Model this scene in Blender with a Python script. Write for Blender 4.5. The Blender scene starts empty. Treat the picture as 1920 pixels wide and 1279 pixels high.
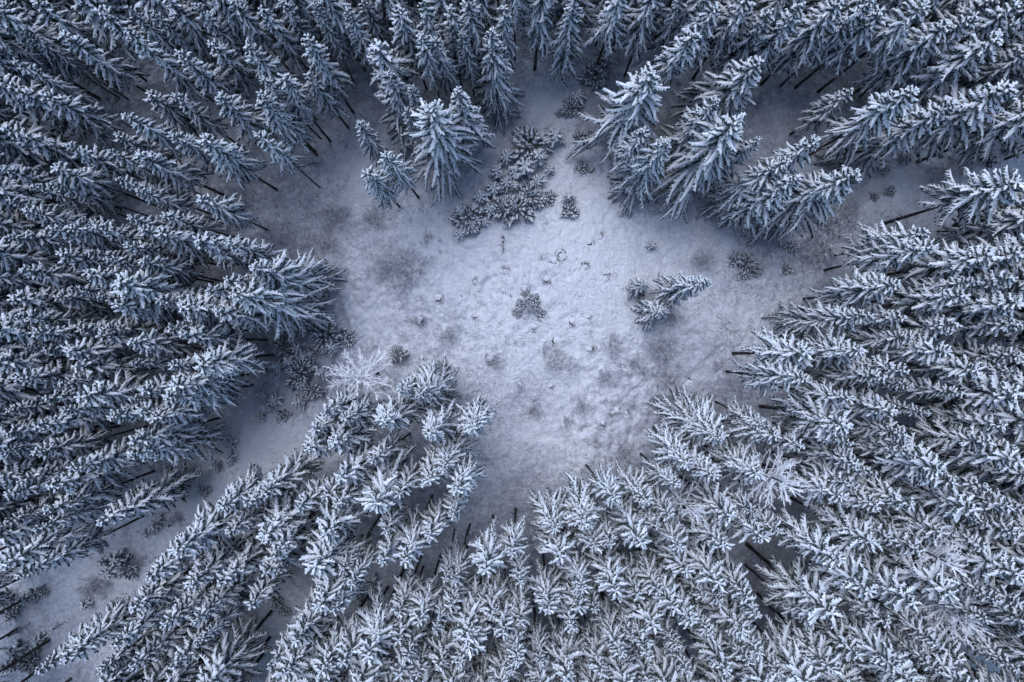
import bpy, math, random
import numpy as np
from mathutils import Vector

# ------------------------------------------------------------------ camera, sky, sun, exposure
SC = bpy.context.scene
H = 100.0                       # metres from the clearing floor up to the drone
F = 1280.0                      # focal length in pixels of the 1920 wide photograph
CX, CY = 958.0, 642.0           # the point straight below the drone
cam = bpy.data.cameras.new('camera')
cam.sensor_width = 36.0
cam.lens = 36.0 * F / 1920.0
cam.clip_start = 0.5
cam.clip_end = 3000.0
cam_o = bpy.data.objects.new('camera', cam)
SC.collection.objects.link(cam_o)
cam_o.location = (0, 0, H)
cam_o.rotation_euler = (-math.atan((CY - 639.5) / F), -math.atan((960 - CX) / F), 0)
SC.camera = cam_o

world = bpy.data.worlds.new('World')
SC.world = world
world.use_nodes = True
wn = world.node_tree
wn.nodes.clear()
sky = wn.nodes.new('ShaderNodeTexSky')
sky.sky_type = 'NISHITA'
sky.sun_disc = False
SUN_ELEV, SUN_AZ = math.radians(62), math.radians(-25)     # azimuth clockwise from +y (the top of the photo)
sky.sun_elevation = SUN_ELEV
sky.sun_rotation = SUN_AZ
sky.dust_density = 0.7
sky.ozone_density = 1.5
bg = wn.nodes.new('ShaderNodeBackground')
bg.inputs['Strength'].default_value = 0.14
wo = wn.nodes.new('ShaderNodeOutputWorld')
wn.links.new(sky.outputs[0], bg.inputs[0])
wn.links.new(bg.outputs[0], wo.inputs[0])

sl = bpy.data.lights.new('sun', 'SUN')
sl.energy = 1.5
sl.use_shadow = True
sl.angle = math.radians(50)
sl.color = (0.80, 0.86, 1.0)
so = bpy.data.objects.new('sun', sl)
SC.collection.objects.link(so)
sun_dir = Vector((math.sin(SUN_AZ) * math.cos(SUN_ELEV), math.cos(SUN_AZ) * math.cos(SUN_ELEV), math.sin(SUN_ELEV)))
so.rotation_euler = sun_dir.to_track_quat('Z', 'Y').to_euler()
so.location = (0, 0, 150)

SC.view_settings.view_transform = 'Standard'
SC.view_settings.look = 'None'
SC.view_settings.exposure = 0.84
SC.view_settings.gamma = 1.0
SC.view_settings.use_curve_mapping = False
SC.render.engine = 'CYCLES'
SC.cycles.max_bounces = 7
SC.cycles.diffuse_bounces = 6

rng = np.random.default_rng(7)
random.seed(7)
COL = SC.collection

def world_xy(px, py, z=0.0):
    """photo pixel (1920 x 1279) at height z -> metres"""
    k = (H - z) / F
    return (px - CX) * k, -(py - CY) * k

# ------------------------------------------------------------------ smooth value noise for the terrain
_tab = np.random.default_rng(3).random((256, 256))
def vnoise(x, y, s):
    x = np.asarray(x) / s + 1000.3; y = np.asarray(y) / s + 1000.7
    xi = np.floor(x).astype(int); yi = np.floor(y).astype(int)
    fx = x - xi; fy = y - yi
    fx = fx * fx * (3 - 2 * fx); fy = fy * fy * (3 - 2 * fy)
    a = _tab[xi % 256, yi % 256]; b = _tab[(xi + 1) % 256, yi % 256]
    c = _tab[xi % 256, (yi + 1) % 256]; d = _tab[(xi + 1) % 256, (yi + 1) % 256]
    return (a * (1 - fx) + b * fx) * (1 - fy) + (c * (1 - fx) + d * fx) * fy - 0.5

def ground_z(x, y):
    x = np.asarray(x, float); y = np.asarray(y, float)
    wx = x + 1.6 * vnoise(x, y, 3.1); wy = y + 1.6 * vnoise(x + 50, y, 3.3)
    z = 1.1 * vnoise(wx, wy, 23) + 0.55 * vnoise(wx, wy, 8.3) + 0.34 * vnoise(wx, wy, 3.1)
    rough = np.clip(0.55 + 1.6 * vnoise(x + 9, y - 4, 14), 0.15, 1.3)
    z += rough * (0.60 * vnoise(wx * 1.35, wy, 1.25) + 0.34 * vnoise(wx, wy * 1.2, 0.62))
    z += 1.6 * np.exp(-(((x - 8.5) / 17) ** 2 + ((y - 9) / 12) ** 2))      # the low knoll in the meadow
    # crusted ridges where wind and grass broke the snow
    q = np.abs(vnoise(wx * 0.8 + 31, wy + 0.6 * wx, 0.95))
    z += rough * 0.16 * (0.25 - q) + rough * 0.10 * vnoise(wx, wy * 0.7, 0.42)
    return z

# ------------------------------------------------------------------ materials
def mat(name, rough=0.8):
    m = bpy.data.materials.new(name); m.use_nodes = True
    nt = m.node_tree
    b = nt.nodes['Principled BSDF']
    b.inputs['Roughness'].default_value = rough
    b.inputs['Specular IOR Level'].default_value = 0.2
    return m, nt, b

def wavetex(nt, vec):
    n = nt.nodes.new('ShaderNodeTexWave'); n.inputs['Scale'].default_value = 0.42; n.inputs['Distortion'].default_value = 14
    n.inputs['Detail'].default_value = 4; n.inputs['Detail Scale'].default_value = 0.5; n.inputs['Detail Roughness'].default_value = 0.65
    nt.links.new(vec, n.inputs['Vector'])
    return n.outputs['Fac']

def noise(nt, scale, detail=3, rough=0.55, vec=None, dist=0.0):
    n = nt.nodes.new('ShaderNodeTexNoise')
    n.inputs['Scale'].default_value = scale
    n.inputs['Detail'].default_value = detail
    n.inputs['Roughness'].default_value = rough
    n.inputs['Distortion'].default_value = dist
    if vec is not None: nt.links.new(vec, n.inputs['Vector'])
    return n.outputs['Fac']

def ramp(nt, fac, stops):
    r = nt.nodes.new('ShaderNodeValToRGB')
    el = r.color_ramp.elements
    el[0].position, el[0].color = stops[0][0], (*stops[0][1], 1)
    el[1].position, el[1].color = stops[-1][0], (*stops[-1][1], 1)
    for p, c in stops[1:-1]:
        e = el.new(p); e.color = (*c, 1)
    nt.links.new(fac, r.inputs[0])
    return r.outputs[0]

def grey(v): return (v, v, v)

def mathn(nt, op, a, b=None, clamp=False):
    n = nt.nodes.new('ShaderNodeMath'); n.operation = op; n.use_clamp = clamp
    for i, v in enumerate((a, b)):
        if v is None: continue
        if isinstance(v, (int, float)): n.inputs[i].default_value = v
        else: nt.links.new(v, n.inputs[i])
    return n.outputs[0]

def mix(nt, fac, a, b):
    n = nt.nodes.new('ShaderNodeMix'); n.data_type = 'RGBA'
    if isinstance(fac, (int, float)): n.inputs[0].default_value = fac
    else: nt.links.new(fac, n.inputs[0])
    for i, v in ((6, a), (7, b)):
        if isinstance(v, tuple): n.inputs[i].default_value = (*v, 1)
        else: nt.links.new(v, n.inputs[i])
    return n.outputs[2]

def bump(nt, bsdf, h, strength, dist):
    n = nt.nodes.new('ShaderNodeBump')
    n.inputs['Strength'].default_value = strength
    n.inputs['Distance'].default_value = dist
    nt.links.new(h, n.inputs['Height'])
    nt.links.new(n.outputs[0], bsdf.inputs['Normal'])

def coords(nt, kind='Object'):
    n = nt.nodes.new('ShaderNodeTexCoord')
    return n.outputs[kind]

def make_snow_branch():
    m, nt, b = mat('branch_snow', 0.75)
    co = coords(nt)
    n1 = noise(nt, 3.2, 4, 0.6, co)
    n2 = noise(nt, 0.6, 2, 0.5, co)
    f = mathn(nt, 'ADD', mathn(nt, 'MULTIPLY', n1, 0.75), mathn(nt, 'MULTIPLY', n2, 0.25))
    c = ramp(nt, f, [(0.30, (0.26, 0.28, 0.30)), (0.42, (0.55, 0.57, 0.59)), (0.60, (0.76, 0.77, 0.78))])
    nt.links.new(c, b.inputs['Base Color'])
    bump(nt, b, noise(nt, 5.0, 3, 0.6, co), 0.6, 0.12)
    return m

def make_needles():
    m, nt, b = mat('spruce_needles', 0.85)
    co = coords(nt)
    n1 = noise(nt, 4.5, 4, 0.65, co)
    c = ramp(nt, n1, [(0.44, (0.028, 0.038, 0.038)), (0.54, (0.075, 0.088, 0.092)), (0.68, (0.44, 0.47, 0.50))])
    nt.links.new(c, b.inputs['Base Color'])
    return m

def make_bark():
    m, nt, b = mat('dark_bark', 0.9)
    co = coords(nt)
    mp = nt.nodes.new('ShaderNodeMapping'); mp.inputs['Scale'].default_value = (6, 6, 1.2)
    nt.links.new(co, mp.inputs[0])
    n1 = noise(nt, 1.5, 4, 0.6, mp.outputs[0])
    c = ramp(nt, n1, [(0.35, (0.010, 0.008, 0.008)), (0.55, (0.035, 0.028, 0.025)), (0.70, (0.34, 0.34, 0.36))])
    nt.links.new(c, b.inputs['Base Color'])
    bump(nt, b, n1, 0.5, 0.05)
    return m

def make_frost(name, lo, hi):
    m, nt, b = mat(name, 0.8)
    co = coords(nt)
    c = ramp(nt, noise(nt, 2.5, 3, 0.6, co), [(0.38, lo), (0.62, hi)])
    nt.links.new(c, b.inputs['Base Color'])
    return m

def make_ground():
    m, nt, b = mat('snowy_ground', 0.7)
    co = coords(nt)
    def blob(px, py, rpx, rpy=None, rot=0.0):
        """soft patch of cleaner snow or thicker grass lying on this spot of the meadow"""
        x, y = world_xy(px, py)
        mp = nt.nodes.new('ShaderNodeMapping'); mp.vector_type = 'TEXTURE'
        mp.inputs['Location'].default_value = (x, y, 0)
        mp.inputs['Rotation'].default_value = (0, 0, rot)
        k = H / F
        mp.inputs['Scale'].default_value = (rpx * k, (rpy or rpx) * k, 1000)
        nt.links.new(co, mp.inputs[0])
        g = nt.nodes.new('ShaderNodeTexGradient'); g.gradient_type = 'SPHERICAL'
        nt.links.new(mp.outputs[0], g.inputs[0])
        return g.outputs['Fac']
    clean_lit = None  # cleaner snow, with the brighter middle and shaded lower-left lane painted into the weights
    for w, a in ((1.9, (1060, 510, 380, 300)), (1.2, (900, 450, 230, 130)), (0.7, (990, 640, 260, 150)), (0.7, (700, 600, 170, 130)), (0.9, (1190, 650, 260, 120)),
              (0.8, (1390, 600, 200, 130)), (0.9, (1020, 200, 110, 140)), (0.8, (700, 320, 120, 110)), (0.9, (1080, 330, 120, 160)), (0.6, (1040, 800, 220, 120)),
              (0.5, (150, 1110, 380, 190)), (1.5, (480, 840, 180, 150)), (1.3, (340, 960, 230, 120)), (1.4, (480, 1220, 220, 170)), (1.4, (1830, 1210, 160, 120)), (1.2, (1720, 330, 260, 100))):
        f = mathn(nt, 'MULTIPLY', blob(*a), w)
        clean_lit = f if clean_lit is None else mathn(nt, 'MAXIMUM', clean_lit, f)
    clean_lit = mathn(nt, 'MULTIPLY', clean_lit, 1.0, True)
    big = noise(nt, 0.10, 3, 0.55, co, 0.8)
    mid = noise(nt, 0.50, 6, 0.70, co, 1.6)
    fine = noise(nt, 1.7, 6, 0.78, co, 1.2)
    vor = nt.nodes.new('ShaderNodeTexVoronoi'); vor.feature = 'F1'; vor.inputs['Scale'].default_value = 0.85
    nt.links.new(co, vor.inputs['Vector'])
    # grass standing out of the snow, and the light painted in by the patches
    g = mathn(nt, 'ADD', mathn(nt, 'MULTIPLY', big, 0.55), mathn(nt, 'MULTIPLY', mid, 0.45))
    g = mathn(nt, 'SUBTRACT', g, mathn(nt, 'MULTIPLY', clean_lit, 0.30))
    g = mathn(nt, 'ADD', g, mathn(nt, 'MULTIPLY', mathn(nt, 'SUBTRACT', fine, 0.5), 0.9))
    c = ramp(nt, g, [(0.26, (0.90, 0.90, 0.92)), (0.38, (0.78, 0.78, 0.82)), (0.50, (0.58, 0.58, 0.63)), (0.66, (0.36, 0.36, 0.41))])
    nt.links.new(c, b.inputs['Base Color'])
    hgt = mathn(nt, 'ADD', mathn(nt, 'MULTIPLY', mid, 0.5), mathn(nt, 'MULTIPLY', fine, 0.5))
    hgt = mathn(nt, 'ADD', hgt, mathn(nt, 'MULTIPLY', vor.outputs['Distance'], -0.12))
    hgt = mathn(nt, 'ADD', hgt, mathn(nt, 'MULTIPLY', wavetex(nt, co), 0.03))
    bump(nt, b, hgt, 1.0, 1.0)
    return m

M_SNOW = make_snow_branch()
M_NEEDLE = make_needles()
M_BARK = make_bark()
M_FROST = make_frost('frosted_twigs', (0.66, 0.66, 0.68), (0.86, 0.86, 0.88))
M_TWIG = make_frost('brown_twigs', (0.24, 0.235, 0.26), (0.78, 0.78, 0.82))
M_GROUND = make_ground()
M_SHRUB = make_frost('shrub_needles', (0.04, 0.045, 0.05), (0.24, 0.25, 0.27))
M_GRASS = make_frost('withered_grass', (0.09, 0.08, 0.08), (0.34, 0.33, 0.34))
def make_lump_snow():
    m, nt, b = mat('lump_snow', 0.7)
    co = coords(nt)
    c = ramp(nt, noise(nt, 3.0, 3, 0.6, co), [(0.35, (0.55, 0.54, 0.58)), (0.6, (0.78, 0.78, 0.80))])
    nt.links.new(c, b.inputs['Base Color'])
    bump(nt, b, noise(nt, 4.0, 3, 0.6, co), 0.8, 0.3)
    return m
M_LUMP = make_lump_snow()

# ------------------------------------------------------------------ mesh helpers
class Geo:
    def __init__(s): s.v = []; s.f = []; s.n = 0
    def add(s, v, f):
        v = np.asarray(v, float).reshape(-1, 3); f = np.asarray(f, int)
        s.v.append(v); s.f.append(f + s.n); s.n += len(v)
    def arrays(s):
        V = np.concatenate(s.v)
        q = [f for f in s.f if f.shape[1] == 4]; t = [f for f in s.f if f.shape[1] == 3]
        return V, (np.concatenate(q) if q else np.zeros((0, 4), int)), (np.concatenate(t) if t else np.zeros((0, 3), int))

def build_mesh(name, geos, mats, smooth=True):
    """one mesh out of one or more Geo, each with its own material slot"""
    me = bpy.data.meshes.new(name)
    V = []; loops = []; starts = []; tot = []; mi = []; n = 0; ls = 0
    for k, g in enumerate(geos):
        v, q, t = g.arrays()
        V.append(v)
        for arr, c in ((q, 4), (t, 3)):
            if len(arr) == 0: continue
            loops.append((arr + n).ravel())
            starts.append(ls + np.arange(len(arr)) * c); tot.append(np.full(len(arr), c))
            mi.append(np.full(len(arr), k)); ls += arr.size
        n += len(v)
    V = np.concatenate(V); loops = np.concatenate(loops); starts = np.concatenate(starts); mi = np.concatenate(mi)
    me.vertices.add(len(V)); me.vertices.foreach_set('co', V.ravel())
    me.loops.add(len(loops)); me.loops.foreach_set('vertex_index', loops.astype(np.int32))
    me.polygons.add(len(starts)); me.polygons.foreach_set('loop_start', starts.astype(np.int32))
    me.polygons.foreach_set('material_index', mi.astype(np.int32))
    me.polygons.foreach_set('use_smooth', np.full(len(starts), smooth))
    for m in mats: me.materials.append(m)
    me.update(calc_edges=True)
    return me

def strips(g, P, W, Hh, prof):
    """sweep a cross-section along N curves of K rings. P (N,K,3), W and Hh (N,K) width and height factors"""
    N, K, _ = P.shape; C = len(prof)
    T = np.gradient(P, axis=1)
    T /= np.linalg.norm(T, axis=2, keepdims=True) + 1e-9
    Z = np.array([0, 0, 1.0])
    S = np.cross(T, Z); l = np.linalg.norm(S, axis=2, keepdims=True)
    S = np.where(l < 1e-3, np.array([1.0, 0, 0]), S / (l + 1e-9))
    U = np.cross(S, T)
    a = np.array([p[0] for p in prof]); b = np.array([p[1] for p in prof])
    v = (P[:, :, None, :] + S[:, :, None, :] * (a[None, None, :, None] * W[:, :, None, None])
         + U[:, :, None, :] * (b[None, None, :, None] * Hh[:, :, None, None]))
    i = (np.arange(N)[:, None, None] * K + np.arange(K - 1)[None, :, None]) * C + np.arange(C - 1)[None, None, :]
    i = i.reshape(-1)
    g.add(v.reshape(-1, 3), np.stack([i, i + 1, i + C + 1, i + C], 1))

def tubes(g, P, R, C=4):
    """closed round tubes"""
    ang = np.linspace(0, 2 * math.pi, C + 1)
    strips(g, P, R, R, [(math.cos(t), math.sin(t)) for t in ang])

SNOW_PROF = [(-1.0, -0.12), (-0.6, 0.6), (0.6, 0.6), (1.0, -0.12)]
NEEDLE_PROF = [(-1.0, -1.0), (0.0, 0.1), (1.0, -1.0)]

# ------------------------------------------------------------------ spruce
def spruce(seed, h, R, cb, whorl=0.78, snow=1.0, top_open=0.6, gaps=0.06, droop=0.48, low_thin=0.55, straggly=0.0):
    """h height, R crown radius, cb height where the crown begins; returns Geo trunk, needles, snow"""
    r = np.random.default_rng(seed)
    trunk, need, sn = Geo(), Geo(), Geo()
    # trunk: gently bent taper
    K = 14
    t = np.linspace(0, 1, K)
    bx, by = r.normal(0, 0.10, 2)
    P = np.stack([bx * np.sin(t * 3), by * np.sin(t * 3.4), t * (h - 0.2) - 0.6 * (t == 0)], 1)[None]
    rad = (0.0072 * h) * (1 - t) ** 0.8 + 0.025
    rad[0] *= 1.15
    tubes(trunk, P, rad[None], 8)
    ax = lambda z: (bx * math.sin(z / h * 3), by * math.sin(z / h * 3.4))
    # dead snags on the bare part
    nd = int(16 * h / 25)
    zs = r.uniform(0.15 * h, max(cb, 0.2 * h) + 1, nd); az = r.uniform(0, 6.283, nd); L = r.uniform(0.4, 1.5, nd)
    s = np.linspace(0, 1, 3)
    D = np.stack([np.cos(az), np.sin(az), r.uniform(-0.5, -0.1, nd)], 1)
    O = np.array([[*ax(z), z] for z in zs])
    tubes(trunk, O[:, None, :] + D[:, None, :] * (s[None, :, None] * L[:, None, None]), np.tile([0.04, 0.025, 0.008], (nd, 1)), 3)
    # branches
    crown = h - cb
    O = []; AZ = []; LL = []; PT = []; DR = []; TT = []
    z = h - 0.5; sector = r.uniform(0.75, 1.2, 9)
    while z > cb:
        tt = (h - z) / crown
        prof = min(1.0, (tt / 0.80)) ** top_open
        if tt > 0.85: prof *= 1 - (tt - 0.85) * 1.6
        nb = r.integers(6, 8) if tt > 0.12 else r.integers(4, 6)
        a0 = r.uniform(0, 6.283)
        for k in range(nb):
            if r.random() < gaps + straggly * 0.3: continue
            a = a0 + k * 6.283 / nb + r.normal(0, 0.22)
            sec = sector[int((a % 6.283) / 6.284 * 9)]
            L = max(0.28, R * prof * sec * r.uniform(0.62, 1.22) * (1 - straggly * r.random() * 0.5))
            zz = z + r.uniform(-0.22, 0.22)
            O.append([*ax(zz), zz]); AZ.append(a); LL.append(L); TT.append(tt)
            PT.append(1.0 * (1 - tt) ** 1.7 - 0.28 + r.normal(0, 0.14))
            DR.append(droop * (0.5 + 0.9 * tt) * r.uniform(0.6, 1.3))
        z -= whorl * (0.7 + 0.6 * tt) * r.uniform(0.8, 1.2)
    O = np.array(O); AZ = np.array(AZ); LL = np.array(LL); PT = np.array(PT); DR = np.array(DR); TT = np.array(TT)
    B = len(O)
    def bpos(i, s):                       # i indices, s same shape
        rr = s * LL[i]
        bend = 0.30 * np.sin(AZ[i] * 7.3 + O[i, 2] * 5.0) * s * s
        x = O[i, 0] + rr * np.cos(AZ[i] + bend); y = O[i, 1] + rr * np.sin(AZ[i] + bend)
        zz = O[i, 2] + rr * PT[i] - DR[i] * LL[i] * s * s * 0.9 + 0.22 * DR[i] * LL[i] * s ** 4
        return np.stack([x, y, zz], -1)
    K = 6
    s = np.linspace(0.04, 1, K)
    P = bpos(np.arange(B)[:, None].repeat(K, 1), np.tile(s, (B, 1)))
    size = np.clip(0.30 + 0.32 * LL, 0.35, 1.05)[:, None]
    taper = np.array([0.5, 0.8, 1.0, 1.05, 0.85, 0.25])
    thin = (1 - low_thin * np.clip((TT - 0.35) / 0.65, 0, 1))[:, None]
    lump = r.uniform(0.6, 1.3, (B, K))
    Wm = 0.175 * size * taper * thin * lump * snow
    Ps = P.copy(); Ps[:, :, 2] += 0.05
    strips(sn, Ps, Wm, Wm * 0.95 + 0.02, SNOW_PROF)
    strips(need, P, 0.30 * size * np.array([0.8, 1, 1, 1, 0.9, 0.35]) * r.uniform(0.8, 1.25, (B, K)), 0.30 * np.ones((B, K)), NEEDLE_PROF)
    # side shoots
    bi = []; ss = []; sd = []
    for b in range(B):
        n = int(LL[b] / 0.21)
        for k in range(n):
            q = 0.16 + 0.82 * (k + r.uniform(0.1, 0.9)) / max(n, 1)
            for side in (-1, 1):
                if r.random() < 0.12: continue
                bi.append(b); ss.append(min(0.98, q + r.uniform(-0.05, 0.05))); sd.append(side)
    bi = np.array(bi); ss = np.array(ss); sd = np.array(sd); n = len(bi)
    O2 = bpos(bi, ss)
    slope = PT[bi] - 1.7 * DR[bi] * ss
    lb = np.minimum(LL[bi], 2.6)
    l2 = (0.17 + (0.13 + 0.12 * TT[bi]) * lb * np.clip(1.08 - ss, 0, 1) ** 0.75 * np.clip(ss * 2.2 + 0.25, 0, 1)) * r.uniform(0.65, 1.2, n)
    a2 = AZ[bi] + sd * r.uniform(0.45, 0.9, n)
    K2 = 4
    s2 = np.linspace(0, 1, K2)
    dz = slope * 0.85 - r.uniform(0.0, 0.35, n) * (0.4 + 0.8 * TT[bi])
    P2 = O2[:, None, :] + np.stack([np.cos(a2), np.sin(a2), dz], 1)[:, None, :] * (s2[None, :, None] * l2[:, None, None])
    P2[:, :, 2] -= (0.22 * l2)[:, None] * s2[None] ** 2
    w2 = 0.092 * np.clip(0.6 + 0.5 * l2, 0.6, 1.2)[:, None] * np.array([0.9, 1.05, 0.95, 0.28]) * r.uniform(0.55, 1.45, (n, K2)) * thin[bi] * snow
    P2s = P2.copy(); P2s[:, :, 2] += 0.035
    strips(sn, P2s, w2, w2 + 0.01, SNOW_PROF)
    strips(need, P2, 0.135 * np.array([0.9, 1.1, 1.0, 0.3]) * r.uniform(0.7, 1.4, (n, K2)), 0.20 * np.ones((n, K2)), NEEDLE_PROF)
    # leader with a snow cap
    P = np.array([[[*ax(h), h - 1.0], [*ax(h), h - 0.5], [*ax(h), h]]])
    tubes(sn, P, np.array([[0.13, 0.11, 0.02]]), 5)
    return trunk, need, sn

# ------------------------------------------------------------------ bare trees and bushes
def fork(r, g, O, D, L, rad, depth, spread, lift, kids, segs=4, curve=0.10, lf=(0.35, 0.62)):
    """grow curved limbs with forks; vectorised level by level"""
    n = len(O)
    s = np.linspace(0, 1, segs)
    side = r.normal(0, 1, (n, 3)); side -= (side * D).sum(1, keepdims=True) * D
    P = O[:, None, :] + D[:, None, :] * (s[None, :, None] * L[:, None, None]) + side[:, None, :] * ((s ** 2)[None, :, None] * L[:, None, None] * curve)
    P[:, :, 2] += (s ** 2)[None] * L[:, None] * lift
    tubes(g, P, rad[:, None] * np.linspace(1, 0.4, segs)[None], 3)
    if depth == 0: return
    T = P[:, -1] - P[:, 0]; T /= np.linalg.norm(T, axis=1, keepdims=True)
    idx = np.repeat(np.arange(n), kids)
    q = r.uniform(0.25, 1.0, len(idx))
    j = np.clip((q * (segs - 1)).astype(int), 0, segs - 2); fr = q * (segs - 1) - j
    O2 = P[idx, j] * (1 - fr)[:, None] + P[idx, j + 1] * fr[:, None]
    D2 = T[idx] + r.normal(0, spread, (len(idx), 3)); D2 /= np.linalg.norm(D2, axis=1, keepdims=True)
    fork(r, g, O2, D2, L[idx] * r.uniform(*lf, len(idx)), rad[idx] * 0.6, depth - 1, spread, lift, kids, segs, curve, lf)

def bare_tree(seed, h, R, cb, rad=0.055, kids=5):
    r = np.random.default_rng(seed)
    trunk, br = Geo(), Geo()
    t = np.linspace(0, 1, 10)
    P = np.stack([0.1 * np.sin(t * 4), 0.1 * np.cos(t * 3), t * h - 0.6 * (t == 0)], 1)[None]
    tubes(trunk, P, ((0.009 * h) * (1 - t) ** 0.8 + 0.03)[None], 8)
    zs = []; z = h - 0.2
    while z > cb: zs.append(z); z -= r.uniform(0.10, 0.28)
    zs = np.array(zs); n = len(zs)
    tt = (h - zs) / (h - cb)
    L = R * np.clip(tt * 1.5 + 0.22, 0, 1) ** 0.7 * r.uniform(0.75, 1.12, n)
    az = r.uniform(0, 6.283, n)
    el = 0.95 * (1 - tt) ** 1.2 + 0.12 + r.normal(0, 0.1, n)
    D = np.stack([np.cos(az) * np.cos(el), np.sin(az) * np.cos(el), np.sin(el)], 1)
    O = np.stack([0 * zs, 0 * zs, zs], 1)
    fork(r, br, O, D, L * 1.1, np.full(n, rad), 2, 0.45, -0.03, kids, 4, 0.04, (0.12, 0.30))
    return trunk, br

def twig_bush(seed, R, h, n=34, kids=4, rad=0.028):
    r = np.random.default_rng(seed)
    g = Geo()
    az = r.uniform(0, 6.283, n); el = r.uniform(0.35, 1.4, n)
    D = np.stack([np.cos(az) * np.cos(el), np.sin(az) * np.cos(el), np.sin(el)], 1)
    O = np.stack([r.normal(0, 0.36 * R, n), r.normal(0, 0.3 * R, n), np.full(n, -0.1)], 1)
    L = (R * np.cos(el) + h * np.sin(el)) * r.uniform(0.5, 1.0, n) * 0.8
    fork(r, g, O, D, L, np.full(n, rad), 2, 0.45, 0.03, kids)
    return g

def conifer_shrub(seed, R, h, n=90):
    """low rounded evergreen shrub: many short upright shoots with snow on them"""
    r = np.random.default_rng(seed)
    stem, need, sn = Geo(), Geo(), Geo()
    m = 12
    az = r.uniform(0, 6.283, m)
    D = np.stack([np.cos(az) * 0.6, np.sin(az) * 0.6, np.ones(m) * 0.8], 1)
    s = np.linspace(0, 1, 3)
    tubes(stem, np.array([0, 0, -0.2]) + D[:, None] * (s[None, :, None] * (0.75 * h)), np.tile([0.05, 0.04, 0.02], (m, 1)), 4)
    u = np.sqrt(r.uniform(0, 1, n)); az = r.uniform(0, 6.283, n)
    lob = 1 + 0.22 * np.sin(3 * az + seed) + 0.14 * np.sin(5 * az + seed * 2.1)
    rr = R * u * lob
    top = h * np.sqrt(np.clip(1 - (u * 0.93) ** 2, 0, 1)) * r.uniform(0.75, 1.1, n)
    K = 4; s = np.linspace(0, 1, K)
    L = r.uniform(0.45, 0.85, n) * min(1.0, R / 1.1)
    tilt = u * 1.3
    D = np.stack([np.cos(az) * np.sin(tilt), np.sin(az) * np.sin(tilt), np.cos(tilt)], 1) + r.normal(0, 0.22, (n, 3))
    O = np.stack([rr * np.cos(az), rr * np.sin(az), np.maximum(0.05, top - 0.3)], 1)
    P = O[:, None] + D[:, None] * (s[None, :, None] * L[:, None, None])
    P[:, :, 2] -= 0.25 * (s ** 2) * L[:, None]
    strips(need, P, 0.24 * np.array([0.8, 1.1, 0.9, 0.3]) * r.uniform(0.8, 1.3, (n, K)), 0.28 * np.ones((n, K)), NEEDLE_PROF)
    P2 = P.copy(); P2[:, :, 2] += 0.05
    w = 0.12 * np.array([0.7, 1.0, 1.0, 0.3]) * r.uniform(0.4, 1.4, (n, K))
    strips(sn, P2, w, w, SNOW_PROF)
    # skirt of side needles
    k = r.integers(0, n, n * 3)
    a2 = r.uniform(0, 6.283, n * 3)
    D2 = np.stack([np.cos(a2), np.sin(a2), r.uniform(-0.5, 0.2, n * 3)], 1)
    P = (O[k] + D[k] * (r.uniform(0, 0.8, n * 3) * L[k])[:, None])[:, None] + D2[:, None] * (np.linspace(0, 1, 3)[None, :, None] * r.uniform(0.15, 0.4, n * 3)[:, None, None])
    strips(need, P, np.tile([0.09, 0.10, 0.03], (n * 3, 1)), np.tile([0.1, 0.1, 0.05], (n * 3, 1)), NEEDLE_PROF)
    return stem, need, sn

# ------------------------------------------------------------------ object helpers
def tag(o, label=None, cat=None, group=None, kind=None):
    if label: o['label'] = label
    if cat: o['category'] = cat
    if group: o['group'] = group
    if kind: o['kind'] = kind
    return o

def empty(name, loc, rz=0.0, scale=(1, 1, 1), tilt=(0, 0)):
    o = bpy.data.objects.new(name, None)
    o.empty_display_size = 0.5
    o.location = loc; o.rotation_euler = (tilt[0], tilt[1], rz); o.scale = scale
    COL.objects.link(o)
    return o

def child(name, me, parent):
    o = bpy.data.objects.new(name, me)
    COL.objects.link(o); o.parent = parent
    return o

def copy_tree(src, loc, rz, scale, tilt=(0, 0)):
    r = src.copy(); COL.objects.link(r)
    r.location = loc; r.rotation_euler = (tilt[0], tilt[1], rz); r.scale = scale
    for c in list(src.children):
        d = c.copy(); COL.objects.link(d); d.parent = r
    return r

# ------------------------------------------------------------------ the ground
def make_terrain():
    def axis(lo, hi, step, far):
        a = np.arange(lo, hi + step * 0.5, step)
        ext = []; d = step * 3; p = hi
        while p < far: p += d; d *= 1.5; ext.append(p)
        return np.concatenate([-np.array(ext[::-1]) , a, ext]) if abs(lo + hi) < 1e-6 else a
    X = axis(-80, 80, 0.24, 900); Y = axis(-54, 54, 0.24, 900)
    nx, ny = len(X), len(Y)
    gx, gy = np.meshgrid(X, Y)
    fade = np.clip((150 - np.maximum(abs(gx), abs(gy))) / 40, 0, 1)
    gz = ground_z(gx, gy) * fade
    g = Geo()
    i = (np.arange(ny - 1)[:, None] * nx + np.arange(nx - 1)[None]).ravel()
    g.add(np.stack([gx, gy, gz], -1).reshape(-1, 3), np.stack([i, i + 1, i + nx + 1, i + nx], 1))
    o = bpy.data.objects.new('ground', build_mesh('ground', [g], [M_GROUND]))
    COL.objects.link(o)
    tag(o, kind='structure')
make_terrain()

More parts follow.
